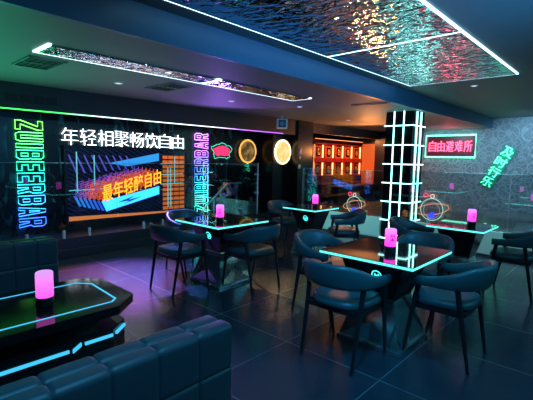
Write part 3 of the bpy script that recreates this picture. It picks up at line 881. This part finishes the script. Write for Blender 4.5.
# stair rail behind the glass and the bundles hanging on it
rl = empty('handrail', (4.80, 6.30, .29)); tag(rl, 'bent chrome handrail rising behind the glass under the violet sign', 'handrail')
MB().tube([(0, 0, -.0), (.40, 0, .35), (.80, 0, .67), (1.22, 0, .68)], .018, 10).build('rail', chrome, rl, 60)
MB().cyl((1.10, 0, 0), (1.10, 0, .67), .016, n=12).build('post', chrome, rl, 60)
MB().cyl((.45, 0, 0), (.45, 0, .38), .016, n=12).build('post', chrome, rl, 60)
for i, (x, c, lab) in enumerate(((5.70, (.12, .2, .6), 'small blue bundle hanging on the chrome handrail, left of the pair'), (5.84, (.3, .2, .5), 'small violet bundle hanging on the chrome handrail, right of the pair'))):
    t = empty('hanging_bundle', (x, 6.30, .70)); tag(t, lab, 'bundle', 'bundles on the handrail')
    MB().lathe([(.015, .235), (.02, .20), (.045, .16), (.055, .09), (.045, .02), (.02, 0)], 14).build('bundle_body', mat('bundle', c, .6), t, 60)
    MB().tube([(.012, -.022, .23), (.0, -.024, .262), (0, .0, .292), (0, .024, .262), (-.012, .022, .23)], .005, 6).build('loop', blackwood, t)

# ------------------------------------------------------------------ lights of the room and added fills
def area(name, loc, rot, sx_, sy_, power, color):
    d = bpy.data.lights.new(name, 'AREA'); d.shape = 'RECTANGLE'; d.size = sx_; d.size_y = sy_; d.energy = power; d.color = color
    o = bpy.data.objects.new(name, d); o.location = loc; o.rotation_euler = rot; return link(o)
def spot(name, loc, target, power, color, size=R(70), rad=.05, blend=.6):
    d = bpy.data.lights.new(name, 'SPOT'); d.energy = power; d.color = color; d.spot_size = size; d.spot_blend = blend; d.shadow_soft_size = rad
    o = bpy.data.objects.new(name, d); o.location = loc
    o.rotation_euler = (Vector(target)-Vector(loc)).to_track_quat('-Z', 'Y').to_euler(); return link(o)
# panel light in the high ceiling over and behind the camera
area('ceiling_light_near', (.2, .4, ZU-.03), (0, 0, 0), 2.4, 1.4, 36, (.10, .55, 1.))
area('rear_fill', (5., -1.3, ZU-.03), (R(15), 0, 0), 5., 1.2, 70, (.10, .60, .90))  # added unseen fill, outside the camera's view
spot('blue_floor_fill', (1.2, .9, 2.6), (2.5, 1.9, 0), 150, (.03, .42, 1.), R(60), .05, 1.)  # added unseen spots that turn the floor blue
spot('blue_floor_fill', (2.6, .2, 2.6), (3.0, 1.0, 0), 120, (.03, .50, 1.), R(75), .05, 1.)
# added spots standing in for spill of signs and shelf onto the ceiling
spot('green_sign_spill', (1.0, 4.9, 1.25), (1.1, 4.6, 2.4), 48, (.04, .9, .45), R(140), .1)
spot('purple_sign_spill', (4.7, 5.5, 1.7), (4.4, 4.7, 2.4), 38, (.35, .15, 1.), R(140), .1)
spot('amber_shelf_spill', (9.2, 5.0, 1.7), (8.6, 4.9, 2.4), 85, (1., .35, .10), R(150), .1)
spot('red_sign_spill', (11.3, 3.8, 2.1), (10.9, 3.7, 2.4), 6, (1., .12, .2), R(150), .1)
spot('grey_wall_fill', (10.2, 1.9, 2.55), (11.7, 1.9, 1.2), 120, (.34, .72, 1.), R(120), .2)  # added fill without a fixture, brightens the grey wall
spot('grey_wall_fill', (10.2, 3.9, 2.3), (11.7, 3.9, 1.2), 55, (.34, .72, 1.), R(120), .2)
area('shelf_light', (10.3, 6.3, 2.12), (R(-25), 0, 0), 2.2, .1, 40, (1., .35, .12))
area('screen_glow', (3.6, 6.50, 1.05), (R(-90), 0, 0), 2.0, .8, 45, (.62, .30, 1.)) if False else None
spot('screen_floor_spill', (3.3, 5.75, 2.3), (2.35, 4.65, 0), 1900, (.55, .18, 1.), R(42), .05, .9)  # added spots standing in for the screen's reflection on the floor
spot('screen_floor_spill', (2.6, 5.75, 2.3), (1.98, 4.95, 0), 800, (1., .20, .07), R(34), .05, .9)
spot('screen_floor_spill', (3.9, 5.75, 2.3), (2.9, 4.25, 0), 500, (.06, .2, 1.), R(36), .05, .9)
spot('parapet_downlight', (6.3, 1.9, 2.6), (7.0, 1.9, .3), 300, (.45, .95, 1.), R(60), .03, .5)
spot('parapet_downlight', (5.5, 4.4, 2.37), (7.0, 4.2, .3), 330, (.35, .9, .9), R(40), .03, .5)
spot('moon_floor_spot', (4.37, 4.83, 2.36), (3.55, 2.85, 0), 600, (1., .58, .2), R(28), .03, .9)  # added warm spot standing in for the moon lamp's floor reflection
spot('handrail_fill', (5.6, 6.2, 2.3), (5.6, 6.3, .8), 12, (.6, .85, 1.), R(60), .03, .9)  # added fill that makes the handrail show
spot('kerb_fill', (2.4, 5.3, 2.37), (2.4, 6.0, .35), 60, (.5, .85, 1.), R(95), .03, .9)  # added fill that brightens the kerb and clamp posts
spot('blue_step_fill', (2.6, -.6, 1.7), (4.2, 2.9, 2.5), 260, (.05, .42, 1.), R(85), .1, 1.)  # added unseen fill that turns the ceiling step blue
w_ = bpy.data.worlds.new('world'); sc.world = w_; w_.use_nodes = True
w_.node_tree.nodes['Background'].inputs[0].default_value = (.1, .3, .5, 1); w_.node_tree.nodes['Background'].inputs[1].default_value = .05

vs = sc.view_settings
vs.view_transform = 'Standard'; vs.look = 'None'; vs.gamma = 1; vs.exposure = 0.15; vs.use_curve_mapping = False
sc.cycles.use_denoising = True
